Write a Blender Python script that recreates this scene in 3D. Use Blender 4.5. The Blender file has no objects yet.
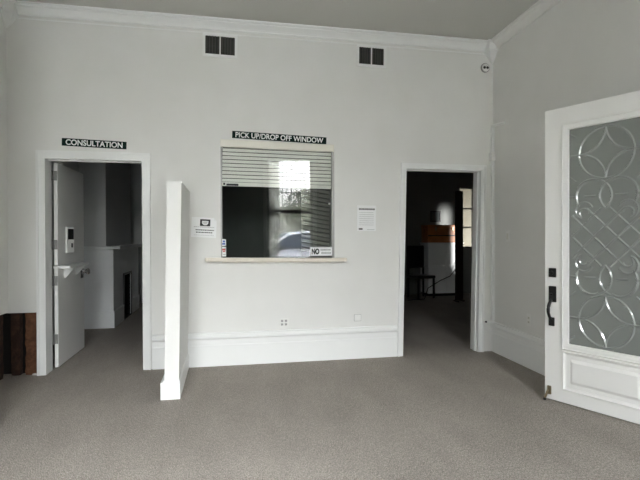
import bpy, bmesh, math, random
from mathutils import Vector, Matrix
random.seed(7)
C = bpy.context.scene.collection
PI = math.pi
scn = bpy.context.scene

# ------------------------------------------------------------------ helpers
def boxbm(bm, x0, y0, z0, x1, y1, z1):
    vs = [bm.verts.new(p) for p in ((x0,y0,z0),(x1,y0,z0),(x1,y1,z0),(x0,y1,z0),(x0,y0,z1),(x1,y0,z1),(x1,y1,z1),(x0,y1,z1))]
    for f in ((3,2,1,0),(4,5,6,7),(0,1,5,4),(1,2,6,5),(2,3,7,6),(3,0,4,7)):
        bm.faces.new([vs[i] for i in f])
    return vs

def new(): return bmesh.new()

def box(x0, y0, z0, x1, y1, z1, bev=0.0, seg=2):
    bm = new(); boxbm(bm, x0, y0, z0, x1, y1, z1)
    if bev: bmesh.ops.bevel(bm, geom=bm.edges[:], offset=bev, segments=seg, affect='EDGES', profile=.5)
    return bm

def boxes(*bs):
    bm = new()
    for b in bs: boxbm(bm, *b)
    return bm

def frame_basis(t, up=Vector((0,0,1))):
    t = t.normalized()
    if abs(t.dot(up)) > .98: up = Vector((1,0,0))
    a = t.cross(up).normalized(); b = a.cross(t).normalized()
    return a, b

def tube(bm, pts, r, n=10, closed=False, caps=True, radii=None):
    pts = [Vector(p) for p in pts]; m = len(pts); rings = []
    for i, p in enumerate(pts):
        if closed: t = pts[(i+1) % m] - pts[i-1]
        else: t = pts[min(i+1, m-1)] - pts[max(i-1, 0)]
        a, b = frame_basis(t)
        rr = radii[i] if radii else r
        rings.append([bm.verts.new(p + a*math.cos(2*PI*k/n)*rr + b*math.sin(2*PI*k/n)*rr) for k in range(n)])
    for i in range(m if closed else m-1):
        A, B = rings[i], rings[(i+1) % m]
        for k in range(n): bm.faces.new((A[k], A[(k+1) % n], B[(k+1) % n], B[k]))
    if caps and not closed:
        bm.faces.new(rings[0][::-1]); bm.faces.new(rings[-1])
    return bm

def lathe(prof, axis='Z', n=24):
    """prof: list of (r, h); open ends get closed"""
    bm = new(); rings = []
    def put(r, h, k):
        c, s = math.cos(2*PI*k/n)*r, math.sin(2*PI*k/n)*r
        return {'Z': (c, s, h), 'Y': (c, h, s), 'X': (h, c, s)}[axis]
    for r, h in prof: rings.append([bm.verts.new(put(max(r, 1e-4), h, k)) for k in range(n)])
    for A, B in zip(rings, rings[1:]):
        for k in range(n): bm.faces.new((A[k], A[(k+1) % n], B[(k+1) % n], B[k]))
    bm.faces.new(rings[0][::-1]); bm.faces.new(rings[-1])
    return bm

def extrude(bm, prof, p0, p1, n_in, up=Vector((0,0,1))):
    """profile (d, z): d measured from the wall along n_in; swept p0 -> p1"""
    p0, p1, n_in = Vector(p0), Vector(p1), Vector(n_in)
    A = [bm.verts.new(p0 + n_in*d + up*z) for d, z in prof]
    B = [bm.verts.new(p1 + n_in*d + up*z) for d, z in prof]
    k = len(prof)
    for i in range(k): bm.faces.new((A[i], A[(i+1) % k], B[(i+1) % k], B[i]))
    bm.faces.new(A[::-1]); bm.faces.new(B)
    return bm

def prism(pts, y0, y1):
    """polygon in xz, extruded along y"""
    bm = new()
    A = [bm.verts.new((x, y0, z)) for x, z in pts]; B = [bm.verts.new((x, y1, z)) for x, z in pts]
    k = len(pts)
    for i in range(k): bm.faces.new((A[i], A[(i+1) % k], B[(i+1) % k], B[i]))
    bm.faces.new(A[::-1]); bm.faces.new(B)
    return bm

def wallbm(u0, u1, z0, z1, t, holes, M):
    """wall slab in (u, w, z) with rectangular holes, thickness t along w; M maps to world"""
    us = sorted({u0, u1} | {h[0] for h in holes} | {h[1] for h in holes})
    zs = sorted({z0, z1} | {h[2] for h in holes} | {h[3] for h in holes})
    bm = new(); cache = {}
    def v(u, w, z):
        k = (round(u, 5), round(w, 5), round(z, 5))
        if k not in cache: cache[k] = bm.verts.new(M @ Vector(k))
        return cache[k]
    def solid(i, j):
        if i < 0 or j < 0 or i >= len(us)-1 or j >= len(zs)-1: return False
        cu, cz = (us[i]+us[i+1])/2, (zs[j]+zs[j+1])/2
        return not any(h[0] < cu < h[1] and h[2] < cz < h[3] for h in holes)
    for i in range(len(us)-1):
        for j in range(len(zs)-1):
            if not solid(i, j): continue
            a, b, c, d = us[i], us[i+1], zs[j], zs[j+1]
            bm.faces.new((v(a,0,c), v(b,0,c), v(b,0,d), v(a,0,d)))
            bm.faces.new((v(a,t,c), v(a,t,d), v(b,t,d), v(b,t,c)))
            if not solid(i-1, j): bm.faces.new((v(a,0,c), v(a,0,d), v(a,t,d), v(a,t,c)))
            if not solid(i+1, j): bm.faces.new((v(b,0,c), v(b,t,c), v(b,t,d), v(b,0,d)))
            if not solid(i, j-1): bm.faces.new((v(a,0,c), v(a,t,c), v(b,t,c), v(b,0,c)))
            if not solid(i, j+1): bm.faces.new((v(a,0,d), v(b,0,d), v(b,t,d), v(a,t,d)))
    return bm

def obj(name, bm, mat, parent=None, smooth=False, loc=None, rot=None):
    me = bpy.data.meshes.new(name)
    bmesh.ops.recalc_face_normals(bm, faces=bm.faces[:])
    if smooth:
        for f in bm.faces: f.smooth = True
    bm.to_mesh(me); bm.free()
    me.materials.append(mat)
    o = bpy.data.objects.new(name, me); C.objects.link(o)
    if smooth:
        try: me.set_sharp_from_angle(angle=math.radians(40))
        except Exception: pass
    if parent is not None: o.parent = parent
    if loc: o.location = loc
    if rot: o.rotation_euler = rot
    return o

def tag(o, label, cat, group=None):
    o['label'] = label; o['category'] = cat
    if group: o['group'] = group
    return o

def thing(name, label, cat, loc=(0,0,0), rot=(0,0,0), group=None):
    o = bpy.data.objects.new(name, None); o.empty_display_size = .1
    C.objects.link(o); o.location = loc; o.rotation_euler = rot
    return tag(o, label, cat, group)

def struct(name, bm, mat, parent=None, **k):
    o = obj(name, bm, mat, parent, **k)
    if parent is None: o['kind'] = 'structure'
    return o

def textbm(s, size, fit_w=None, fit_h=None, bold=0.0, depth=.001):
    cu = bpy.data.curves.new('t', 'FONT'); cu.body = s; cu.size = size
    cu.align_x = 'CENTER'; cu.align_y = 'CENTER'; cu.extrude = depth; cu.offset = bold
    to = bpy.data.objects.new('t', cu); C.objects.link(to)
    bpy.context.view_layer.update()
    me = bpy.data.meshes.new_from_object(to.evaluated_get(bpy.context.evaluated_depsgraph_get()))
    bpy.data.objects.remove(to); bpy.data.curves.remove(cu)
    bm = new(); bm.from_mesh(me); bpy.data.meshes.remove(me)
    xs = [v.co.x for v in bm.verts]; ys = [v.co.y for v in bm.verts]
    w, h = max(xs)-min(xs), max(ys)-min(ys); cx, cy = (max(xs)+min(xs))/2, (max(ys)+min(ys))/2
    sx = fit_w/w if fit_w else 1; sy = fit_h/h if fit_h else sx
    for v in bm.verts:
        x, y, z = (v.co.x-cx)*sx, (v.co.y-cy)*sy, v.co.z
        v.co = (x, -z, y)                       # upright, facing -Y
    return bm

# ------------------------------------------------------------------ materials
def mat(name, col, rough=.5, metal=0, spec=.5, bump=None, var=None, coat=0):
    m = bpy.data.materials.new(name); m.use_nodes = True
    nt = m.node_tree; b = nt.nodes['Principled BSDF']
    b.inputs['Base Color'].default_value = (*col, 1); b.inputs['Roughness'].default_value = rough
    b.inputs['Metallic'].default_value = metal; b.inputs['Specular IOR Level'].default_value = spec
    if coat: b.inputs['Coat Weight'].default_value = coat
    tc = None
    if bump or var:
        tc = nt.nodes.new('ShaderNodeTexCoord')
    if var:                                      # (scale, colour 2, contrast lo, hi)
        n = nt.nodes.new('ShaderNodeTexNoise'); n.inputs['Scale'].default_value = var[0]; n.inputs['Detail'].default_value = 5
        r = nt.nodes.new('ShaderNodeValToRGB')
        r.color_ramp.elements[0].position = var[2]; r.color_ramp.elements[1].position = var[3]
        r.color_ramp.elements[0].color = (*col, 1); r.color_ramp.elements[1].color = (*var[1], 1)
        nt.links.new(tc.outputs['Object'], n.inputs['Vector']); nt.links.new(n.outputs['Fac'], r.inputs['Fac'])
        nt.links.new(r.outputs['Color'], b.inputs['Base Color'])
    if bump:                                     # (scale, strength, distance)
        n = nt.nodes.new('ShaderNodeTexNoise'); n.inputs['Scale'].default_value = bump[0]; n.inputs['Detail'].default_value = 4
        bp = nt.nodes.new('ShaderNodeBump'); bp.inputs['Strength'].default_value = bump[1]; bp.inputs['Distance'].default_value = bump[2]
        nt.links.new(tc.outputs['Object'], n.inputs['Vector']); nt.links.new(n.outputs['Fac'], bp.inputs['Height'])
        nt.links.new(bp.outputs['Normal'], b.inputs['Normal'])
    return m

WALL = mat('wall_paint', (.77,.77,.75), .6, spec=.3, bump=(35, .12, .004), var=(2.5, (.74,.74,.715), .35, .7))
CEIL = mat('ceiling_paint', (.58,.58,.545), .7, spec=.2, bump=(8, .1, .004))
TRIM = mat('trim_paint', (.82,.83,.82), .35, spec=.45, bump=(60, .05, .002))
DOORW = mat('door_paint', (.84,.84,.82), .3, spec=.5, bump=(40, .04, .002))
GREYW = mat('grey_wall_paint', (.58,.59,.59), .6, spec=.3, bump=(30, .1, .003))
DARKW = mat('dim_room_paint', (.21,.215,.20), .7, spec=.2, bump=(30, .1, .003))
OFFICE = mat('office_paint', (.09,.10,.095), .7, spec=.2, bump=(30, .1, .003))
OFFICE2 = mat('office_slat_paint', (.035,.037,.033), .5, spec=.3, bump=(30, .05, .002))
STEEL = mat('brushed_steel', (.42,.42,.40), .35, 1, bump=(200, .05, .001))
CHROME = mat('chrome', (.7,.7,.7), .12, 1, bump=(50, .01, .001))
BRASS = mat('aged_brass', (.30,.25,.16), .35, 1, bump=(90, .05, .001))
BLACK = mat('black_metal', (.012,.012,.012), .35, .3, bump=(120, .05, .001))
BLACKP = mat('black_plastic', (.01,.01,.01), .3, bump=(120, .03, .001))
CHANNEL = mat('grey_channel', (.30,.30,.285), .4, .3, bump=(80,.05,.001))
HINGE = mat('dull_hinge_steel', (.26,.26,.25), .5, .4, bump=(80,.05,.001))
SOCKRIM = mat('grey_socket_rim_shade', (.48,.48,.47), .6, bump=(60,.02,.001))
VENTDARK = mat('vent_opening_shade', (.022,.022,.02), .7, bump=(20, .1, .002))
LOUVRE = mat('vent_louvre', (.045,.043,.038), .5, bump=(80, .05, .001))
SIGN = mat('dark_green_sign', (.004,.020,.015), .55, spec=.12, bump=(60, .02, .001))
LET = mat('white_lettering', (.85,.86,.85), .5, bump=(60, .02, .001))
INK = mat('black_ink', (.02,.02,.022), .6, bump=(60, .02, .001))
GREYINK = mat('grey_ink', (.36,.36,.36), .7, bump=(60, .02, .001))
PAPER = mat('white_paper', (.86,.87,.87), .6, spec=.2, bump=(25, .08, .002))
PAPER2 = mat('off_white_paper', (.80,.82,.81), .6, spec=.2, bump=(25, .08, .002))
SHUT = mat('cream_shutter', (.86,.85,.80), .35, bump=(60, .03, .001))
HOUS = mat('cream_housing', (.74,.72,.64), .4, bump=(60, .03, .001))
GAP = mat('slat_joint', (.10,.098,.088), .6, bump=(60, .03, .001))
LEDGE = mat('cream_laminate', (.74,.69,.60), .35, bump=(60, .03, .001), var=(30, (.70,.65,.56), .3, .7))
PLAST = mat('white_plastic', (.80,.80,.78), .35, bump=(60, .02, .001))
BEIGEP = mat('ivory_plastic', (.70,.69,.63), .4, bump=(60, .02, .001))
BLUE = mat('blue_print', (.06,.11,.38), .4, bump=(60, .02, .001))
RED = mat('red_print', (.45,.08,.06), .4, bump=(60, .02, .001))
MANTEL = mat('mantel_paint', (.74,.755,.76), .35, spec=.45, bump=(40, .05, .002))
SOOT = mat('firebox_soot', (.008,.008,.008), .9, bump=(40, .4, .01))
SLATG = mat('grey_slat', (.13,.13,.115), .5, bump=(30,.05,.002))
DARKWOOD = mat('dark_wood', (.02,.014,.010), .45, bump=(20, .2, .003))
STUD = mat('rough_red_wood', (.10,.040,.018), .85, bump=(28, .8, .012), var=(14, (.21,.095,.045), .42, .66))
STUD2 = mat('dark_rough_wood', (.035,.015,.009), .9, bump=(28, .8, .012), var=(12, (.095,.045,.024), .45, .7))
for _m_, _c in ((STUD,(.42,.33,.25)), (STUD2,(.26,.18,.12))):
    for _n in _m_.node_tree.nodes:
        if _n.type == 'VALTORGB': _e = _n.color_ramp.elements.new(.74); _e.color = (*_c,1)
        if _n.type == 'TEX_NOISE': _n.inputs['Roughness'].default_value = .8; _n.inputs['Detail'].default_value = 8
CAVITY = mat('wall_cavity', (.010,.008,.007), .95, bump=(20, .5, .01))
RUBBLE = mat('plaster_crumb', (.66,.64,.60), .9, bump=(90, .5, .004))
CAR = mat('silver_car_paint', (.36,.37,.40), .25, .2, coat=.6, bump=(5, .01, .001))
CARG = mat('car_glass', (.02,.025,.035), .45, spec=.15, bump=(5, .01, .001))
RUBBER = mat('tyre_rubber', (.015,.015,.015), .8, bump=(60, .2, .003))
ASPH = mat('asphalt', (.05,.05,.05), .9, bump=(40, .5, .01), var=(3, (.075,.073,.07), .3, .7))
LEAF = mat('tree_leaves', (.038,.046,.026), .6, bump=(9, .3, .02), var=(1.5, (.12,.13,.085), .35, .65))
BARK = mat('bark', (.07,.055,.045), .9, bump=(18, .8, .02))
FRONTW = mat('front_wall_paint', (.22,.23,.21), .6, spec=.3, bump=(30,.1,.003))
STUCCO = mat('far_stucco', (.20,.20,.17), .9, bump=(15, .4, .01))

def carpet():
    m = mat('loop_carpet', (.2,.2,.2), .95, spec=.08)
    nt = m.node_tree; b = nt.nodes['Principled BSDF']; L = nt.links
    tc = nt.nodes.new('ShaderNodeTexCoord')
    mp = nt.nodes.new('ShaderNodeMapping'); L.new(tc.outputs['Object'], mp.inputs['Vector'])
    mp.inputs['Rotation'].default_value = (0,0,.25); mp.inputs['Scale'].default_value = (2.3,.8,1)
    v = nt.nodes.new('ShaderNodeTexVoronoi'); v.inputs['Scale'].default_value = 110; L.new(mp.outputs['Vector'], v.inputs['Vector'])
    n = nt.nodes.new('ShaderNodeTexNoise'); n.inputs['Scale'].default_value = 105; n.inputs['Detail'].default_value = 4; n.inputs['Roughness'].default_value = .75
    L.new(mp.outputs['Vector'], n.inputs['Vector'])
    n2 = nt.nodes.new('ShaderNodeTexNoise'); n2.inputs['Scale'].default_value = 1.6; n2.inputs['Detail'].default_value = 3
    L.new(mp.outputs['Vector'], n2.inputs['Vector'])
    r = nt.nodes.new('ShaderNodeValToRGB'); e = r.color_ramp.elements
    e[0].position = .36; e[0].color = (.17,.152,.135,1); e[1].position = .64; e[1].color = (.53,.49,.445,1)
    L.new(n.outputs['Fac'], r.inputs['Fac'])
    r2 = nt.nodes.new('ShaderNodeValToRGB'); e = r2.color_ramp.elements      # loop colour per cell
    e[0].position = 0; e[0].color = (.80,.80,.80,1); e[1].position = 1; e[1].color = (1.18,1.18,1.18,1)
    sp = nt.nodes.new('ShaderNodeSeparateColor'); L.new(v.outputs['Color'], sp.inputs['Color']); L.new(sp.outputs['Red'], r2.inputs['Fac'])
    mx = nt.nodes.new('ShaderNodeMix'); mx.data_type = 'RGBA'; mx.blend_type = 'MULTIPLY'; mx.inputs['Factor'].default_value = 1
    L.new(r.outputs['Color'], mx.inputs['A']); L.new(r2.outputs['Color'], mx.inputs['B'])
    r3 = nt.nodes.new('ShaderNodeValToRGB'); e = r3.color_ramp.elements      # broad wear
    e[0].position = .3; e[0].color = (.92,.91,.90,1); e[1].position = .7; e[1].color = (1.06,1.05,1.04,1)
    L.new(n2.outputs['Fac'], r3.inputs['Fac'])
    mx2 = nt.nodes.new('ShaderNodeMix'); mx2.data_type = 'RGBA'; mx2.blend_type = 'MULTIPLY'; mx2.inputs['Factor'].default_value = 1
    L.new(mx.outputs['Result'], mx2.inputs['A']); L.new(r3.outputs['Color'], mx2.inputs['B'])
    L.new(mx2.outputs['Result'], b.inputs['Base Color'])
    bp = nt.nodes.new('ShaderNodeBump'); bp.inputs['Strength'].default_value = .5; bp.inputs['Distance'].default_value = .006
    L.new(v.outputs['Distance'], bp.inputs['Height']); L.new(bp.outputs['Normal'], b.inputs['Normal'])
    return m
CARPET = carpet()

def glass_mat(name, tint, ior=1.5, rough=0.0, extra=0.0, bump=None, haze=None):
    m = bpy.data.materials.new(name); m.use_nodes = True; nt = m.node_tree; nt.nodes.clear(); L = nt.links
    out = nt.nodes.new('ShaderNodeOutputMaterial'); mx = nt.nodes.new('ShaderNodeMixShader')
    tr = nt.nodes.new('ShaderNodeBsdfTransparent'); tr.inputs['Color'].default_value = (*tint, 1)
    gl = nt.nodes.new('ShaderNodeBsdfGlossy'); gl.inputs['Roughness'].default_value = rough; gl.inputs['Color'].default_value = (1,1,1,1)
    fr = nt.nodes.new('ShaderNodeFresnel'); fr.inputs['IOR'].default_value = ior
    fac = fr.outputs['Fac']
    if extra:
        ad = nt.nodes.new('ShaderNodeMath'); ad.operation = 'ADD'; ad.use_clamp = True; ad.inputs[1].default_value = extra
        L.new(fac, ad.inputs[0]); fac = ad.outputs[0]
    if bump:
        tc = nt.nodes.new('ShaderNodeTexCoord'); n = nt.nodes.new('ShaderNodeTexNoise'); n.inputs['Scale'].default_value = bump[0]; n.inputs['Detail'].default_value = 3
        bp = nt.nodes.new('ShaderNodeBump'); bp.inputs['Strength'].default_value = bump[1]; bp.inputs['Distance'].default_value = bump[2]
        L.new(tc.outputs['Object'], n.inputs['Vector']); L.new(n.outputs['Fac'], bp.inputs['Height'])
        L.new(bp.outputs['Normal'], gl.inputs['Normal'])
    first = tr.outputs[0]
    if haze:                                     # (colour, amount): obscure textured glass
        df = nt.nodes.new('ShaderNodeBsdfDiffuse'); df.inputs['Color'].default_value = (*haze[0], 1)
        m2 = nt.nodes.new('ShaderNodeMixShader'); m2.inputs['Fac'].default_value = haze[1]
        L.new(tr.outputs[0], m2.inputs[1]); L.new(df.outputs[0], m2.inputs[2]); first = m2.outputs[0]
    L.new(fac, mx.inputs['Fac']); L.new(first, mx.inputs[1]); L.new(gl.outputs[0], mx.inputs[2])
    L.new(mx.outputs[0], out.inputs['Surface'])
    return m
PANE = glass_mat('window_glass', (.95,.96,.96))
PICKGLASS = glass_mat('pickup_glass', (.95,.96,.95), ior=1.40)
OBSCURE = glass_mat('obscure_glass', (.62,.66,.63), rough=.12, bump=(90, .5, .004), haze=((.42,.45,.43), .48))
BEVELG = glass_mat('bevelled_glass', (.86,.90,.88), rough=.16, extra=.08, haze=((.66,.70,.68), .38))
CAME = mat('lead_came', (.10,.105,.10), .4, .6, bump=(80, .1, .001))
SHEER = bpy.data.materials.new('sheer_curtain'); SHEER.use_nodes = True
_nt = SHEER.node_tree; _b = _nt.nodes['Principled BSDF']; _b.inputs['Base Color'].default_value = (.85,.85,.8,1); _b.inputs['Roughness'].default_value = .9
_t = _nt.nodes.new('ShaderNodeBsdfTranslucent'); _t.inputs['Color'].default_value = (.85,.85,.8,1)
_m = _nt.nodes.new('ShaderNodeMixShader'); _m.inputs['Fac'].default_value = .8
_nt.links.new(_b.outputs[0], _m.inputs[1]); _nt.links.new(_t.outputs[0], _m.inputs[2]); _x = _nt.nodes.new('ShaderNodeBsdfTransparent'); _k = _nt.nodes.new('ShaderNodeMixShader'); _k.inputs['Fac'].default_value = .35
_nt.links.new(_m.outputs[0], _k.inputs[1]); _nt.links.new(_x.outputs[0], _k.inputs[2]); _nt.links.new(_k.outputs[0], _nt.nodes['Material Output'].inputs['Surface'])

# ------------------------------------------------------------------ setting
H = 3.46
XL, YF, TB = -1.985, -6.2, .15                   # left wall, front wall, back wall thickness
RW0 = Vector((2.965, 0, 0)); RD = Vector((-.045, -1, 0)).normalized(); RN = Vector((-1, .045, 0)).normalized()   # right wall: towards the front, and into the room
def rw(y): return 2.965 + .045*y                 # x of the right wall at y

fl = boxes((XL-.3, YF-.2, -.12, 6.4, 5.5, 0)); struct('floor', fl, CARPET)
struct('ceiling', boxes((XL-.3, YF-.2, H, 6.4, 5.5, H+.12)), CEIL)

DL = (-1.672, -.783, 2.050); DR = (1.918, 2.780, 2.040)      # the two doorways
WX0, WX1, WZ0, WZ1 = -.038, 1.108, 1.075, 2.215             # pick-up window opening
HOLE = (XL-.13, -1.737, .592)
M0 = Matrix.Identity(4)
WB = struct('wall_back', wallbm(XL-.25, 3.25, 0, H, TB, [(DL[0], DL[1], 0, DL[2]), (DR[0], DR[1], 0, DR[2]), (WX0, WX1, WZ0, WZ1), (HOLE[0], HOLE[1], 0, HOLE[2])], M0), WALL)
LEAN = .046; LEAN2 = .040
for v in WB.data.vertices:
    if abs(v.co.x-DR[0]) < 1e-4 and v.co.z < DR[2]: v.co.x -= LEAN*(1-v.co.z/DR[2])
for v in WB.data.vertices:
    if abs(v.co.x-DR[1]) < 1e-4: v.co.x += LEAN2*min(1, v.co.z/DR[2])
# right wall, slightly out of square, with the entry doorway
MR = Matrix(((RD.x, -RN.x, 0, RW0.x), (RD.y, -RN.y, 0, RW0.y), (0,0,1,0), (0,0,0,1)))
D0, D1 = 2.39, 3.31
struct('wall_right', wallbm(-.0, 6.4, 0, H, .2, [(D0, D1, 0, 2.33)], MR), WALL)
# left wall, with the stripped patch at its foot
ML = Matrix(((0,-1,0,XL), (-1,0,0,0), (0,0,1,0), (0,0,0,1)))
struct('wall_left', wallbm(0, 6.4, 0, H, .2, [(0, .55, 0, .60)], ML), WALL)
# front wall with two tall sash windows
FW = [(.95, 2.02, .50, 3.14), (-1.36, -.16, .45, 3.10)]
MF = Matrix(((1,0,0,0), (0,-1,0,YF), (0,0,1,0), (0,0,0,1)))
struct('wall_front', wallbm(XL-.2, 2.95, 0, H, .2, FW, MF), FRONTW)

struct('light_block_fin', boxes((-.12,YF,0,-.02,-5.10,H)), FRONTW)  # unseen fin added to keep left window light off the right wall
# unseen box added on the left to shade the back corner
struct('wall_shade_box', boxes((XL,-2.3,0,-1.50,-1.55,H)), WALL)

# crown moulding
cp = [(0,-.094), (.020,-.094), (.022,-.084), (.012,-.078), (.020,-.062), (.048,-.034), (.064,-.030), (.064,-.022), (.076,-.016), (.092,-.014), (.092,0), (0,0)]
bm = new(); extrude(bm, cp, (XL, 0, H), (2.965, 0, H), (0,-1,0)); extrude(bm, [(0,-.128),(.006,-.128),(.008,-.120),(0,-.116)], (XL,0,H), (2.965,0,H), (0,-1,0))
struct('trim_1', bm, TRIM)
bm = new(); extrude(bm, cp, tuple(RW0+Vector((0,0,H))), tuple(RW0+RD*6.2+Vector((0,0,H))), tuple(RN)); struct('trim_2', bm, WALL)
bm = new(); extrude(bm, cp, (XL,0,H), (XL,YF,H), (1,0,0)); struct('trim_3', bm, WALL)
def corner_block(name, x, s):
    # carved corner block: moulded cap, square neck and a pointed drop
    bm = new(); w = .052
    def ring(h, z): return [bm.verts.new((x+s*a, -b, z)) for a, b in ((0,0),(h,0),(h,h),(0,h))]
    rings = [ring(h, z) for h, z in ((.118,H),(.118,H-.018),(.104,H-.024),(.104,H-.090),(.110,H-.096),(.110,H-.108),(.092,H-.120),(.055,H-.175),(.012,H-.225))]
    for A, B in zip(rings, rings[1:]):
        for k in range(4): bm.faces.new((A[k], A[(k+1)%4], B[(k+1)%4], B[k]))
    bm.faces.new(rings[0]); bm.faces.new(rings[-1])
    struct(name, bm, TRIM)
corner_block('trim_4', 2.960, -1); corner_block('trim_5', XL, 1)

# baseboards
bp_ = [(0,0), (.022,0), (.022,.208), (.018,.214), (.018,.268), (.030,.276), (.037,.283), (.037,.296), (.027,.307), (.016,.320), (.016,.332), (0,.336)]
bm = new()
for a, b in ((DL[1]+.075, -.484), (-.376, DR[0]-.105)): extrude(bm, bp_, (a,0,0), (b,0,0), (0,-1,0))
struct('baseboard_back', bm, TRIM)
bm = new(); extrude(bm, bp_, tuple(RW0), tuple(RW0+RD*(D0-.09)), tuple(RN))
extrude(bm, bp_, tuple(RW0+RD*(D1+.09)), tuple(RW0+RD*6.2), tuple(RN)); struct('baseboard_right', bm, TRIM)
bm = new(); extrude(bm, bp_, (XL,-.56,0), (XL,YF,0), (1,0,0)); struct('baseboard_left', bm, TRIM)
bm = new(); extrude(bm, bp_, (XL,YF,0), (2.68,YF,0), (0,1,0)); struct('baseboard_front', bm, TRIM)

# door casings
def casing(name, x0, x1, h, w, wr=None, jambs=True, lean=0):
    wr = wr or w
    o = w+.008
    bm = boxes((x0-w+.012,-.020,0,x0-.004,0,h+.004), (x1+.004,-.020,0,x1+wr-.012,0,h+.004), (x0-w+.012,-.020,h+.004,x1+wr-.012,0,h+w-.012))
    boxbm(bm, x0-o,-.030,0,x0-w+.012,0,h+w-.012); boxbm(bm, x1+wr-.012,-.030,0,x1+wr+.008,0,h+w-.012)
    boxbm(bm, x0-o,-.030,h+w-.012,x1+wr+.008,0,h+w+.008)
    # jamb linings and stops
    boxbm(bm, x0-.004, -.016, 0, x0+.010, TB+.01, h+.004); boxbm(bm, x1-.010, -.016, 0, x1+.004, TB+.01, h+.004); boxbm(bm, x0+.010, -.016, h-.010, x1-.010, TB+.01, h+.004)
    if jambs:
        if lean: boxbm(bm, x0+.010, .045, 0, x0+.022, .085, h-.010)
        boxbm(bm, x1-.022, .045, 0, x1-.010, .085, h-.010); boxbm(bm, x0+.022, .045, h-.022, x1-.022, .085, h-.010)
    for v in bm.verts:
        if v.co.x < (x0+x1)/2: v.co.x -= lean*max(0,1-v.co.z/h)
        elif lean: v.co.x += LEAN2*min(1,v.co.z/h)
    struct(name, bm, TRIM)
casing('trim_6', DL[0], DL[1], DL[2], .056)
casing('trim_7', DR[0], DR[1], DR[2], .042, lean=LEAN)

# short wing wall between the consultation door and the window, leaning a touch
def leaning(xa, xb, y0, y1, z0, z1, lean, bev=0):
    bm = box(xa, y0, z0, xb, y1, z1, bev)
    for v in bm.verts: v.co.x += lean*(v.co.z)
    return bm
struct('wall_wing', leaning(-.486, -.374, -.938, 0, 0, 1.745, .016), WALL)
bm = boxes((-.512,-.960,0,-.361,-.0,.138))
wp = [(0,.138), (.012,.138), (.010,.150), (0,.156)]
boxbm(bm, -.496,-.948,.138,-.366,-.0,.150)
struct('baseboard_wing', bm, TRIM)

# patched strip of wallboard above the stripped patch, and the cavity behind it
struct('wall_patch', boxes((XL,-.004,.592, -1.737,0,.885)), WALL)
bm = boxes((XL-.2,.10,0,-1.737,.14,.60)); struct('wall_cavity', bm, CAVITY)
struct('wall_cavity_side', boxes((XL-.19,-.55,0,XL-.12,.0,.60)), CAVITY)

# ------------------------------------------------------------------ rooms behind
# consultation room
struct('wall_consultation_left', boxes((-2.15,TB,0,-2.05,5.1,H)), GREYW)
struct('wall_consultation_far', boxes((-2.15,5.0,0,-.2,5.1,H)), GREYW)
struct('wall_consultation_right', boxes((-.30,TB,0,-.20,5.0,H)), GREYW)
# office behind the pick-up window
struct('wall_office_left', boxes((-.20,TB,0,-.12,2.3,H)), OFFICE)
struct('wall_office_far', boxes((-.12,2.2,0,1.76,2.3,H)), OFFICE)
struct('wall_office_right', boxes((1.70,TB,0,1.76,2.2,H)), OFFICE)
# dark room
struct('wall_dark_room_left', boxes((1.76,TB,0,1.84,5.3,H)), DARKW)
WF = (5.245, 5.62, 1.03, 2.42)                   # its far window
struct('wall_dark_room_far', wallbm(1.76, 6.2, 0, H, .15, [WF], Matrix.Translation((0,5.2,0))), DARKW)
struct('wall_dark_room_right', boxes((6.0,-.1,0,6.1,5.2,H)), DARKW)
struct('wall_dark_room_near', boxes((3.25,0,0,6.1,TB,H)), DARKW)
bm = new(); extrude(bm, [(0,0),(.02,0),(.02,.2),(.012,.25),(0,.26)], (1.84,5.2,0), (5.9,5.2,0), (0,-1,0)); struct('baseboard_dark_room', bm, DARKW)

# ------------------------------------------------------------------ fireplace in the consultation room
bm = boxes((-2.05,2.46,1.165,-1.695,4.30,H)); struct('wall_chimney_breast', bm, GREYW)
fp = thing('fireplace', 'grey painted fireplace mantel with black firebox standing inside the consultation room', 'fireplace', (-1.80,3.3,0))
def L(bm, o):                                    # world-built bmesh -> local to a thing's base
    bmesh.ops.translate(bm, verts=bm.verts[:], vec=-Vector(o)); return bm
FO = (-1.80,3.3,0)
bm = boxes((-2.05,2.36,0,-1.575,3.05,1.12), (-2.05,3.62,0,-1.575,4.36,1.12), (-2.05,3.05,.70,-1.575,3.62,1.12))
obj('mantel_body', L(bm, FO), MANTEL, fp)
obj('mantel_shelf', L(box(-2.05,2.28,1.125,-1.465,4.44,1.165,.008), FO), MANTEL, fp)
obj('plinth', L(boxes((-2.05,2.345,0,-1.560,2.36,.24), (-1.575,2.36,0,-1.560,3.02,.24)), FO), MANTEL, fp)
obj('plinth', L(boxes((-1.575,3.65,0,-1.560,4.37,.24)), FO), MANTEL, fp)
obj('firebox', L(boxes((-2.04,3.05,0,-2.02,3.62,.70), (-2.04,3.05,0,-1.58,3.06,.70), (-2.04,3.61,0,-1.58,3.62,.70), (-2.04,3.05,.69,-1.58,3.62,.70), (-2.04,3.05,.0,-1.56,3.62,.012)), FO), SOOT, fp)
bm = boxes((-1.574,3.02,0,-1.556,3.05,.73), (-1.574,3.62,0,-1.556,3.65,.73), (-1.574,3.02,.70,-1.556,3.65,.73)); obj('firebox_surround', L(bm, FO), BLACK, fp)

# ------------------------------------------------------------------ dutch door of the consultation room (two leaves, both swung in)
LW, LT = .890, .034
def hinge(par, z, y0=.0):
    h = obj('hinge', boxes((-LT-.001,-.004,z-.047,-.002,-.0005,z+.047), (-LT-.018,-.042,z-.047,-LT-.001,.0,z+.047)), HINGE, par)
    bm = new(); tube(bm, [(-LT-.006,-.010,z-.05),(-LT-.006,-.010,z+.05)], .007, 10); obj('hinge_pin', bm, HINGE, h)
    return h
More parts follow.
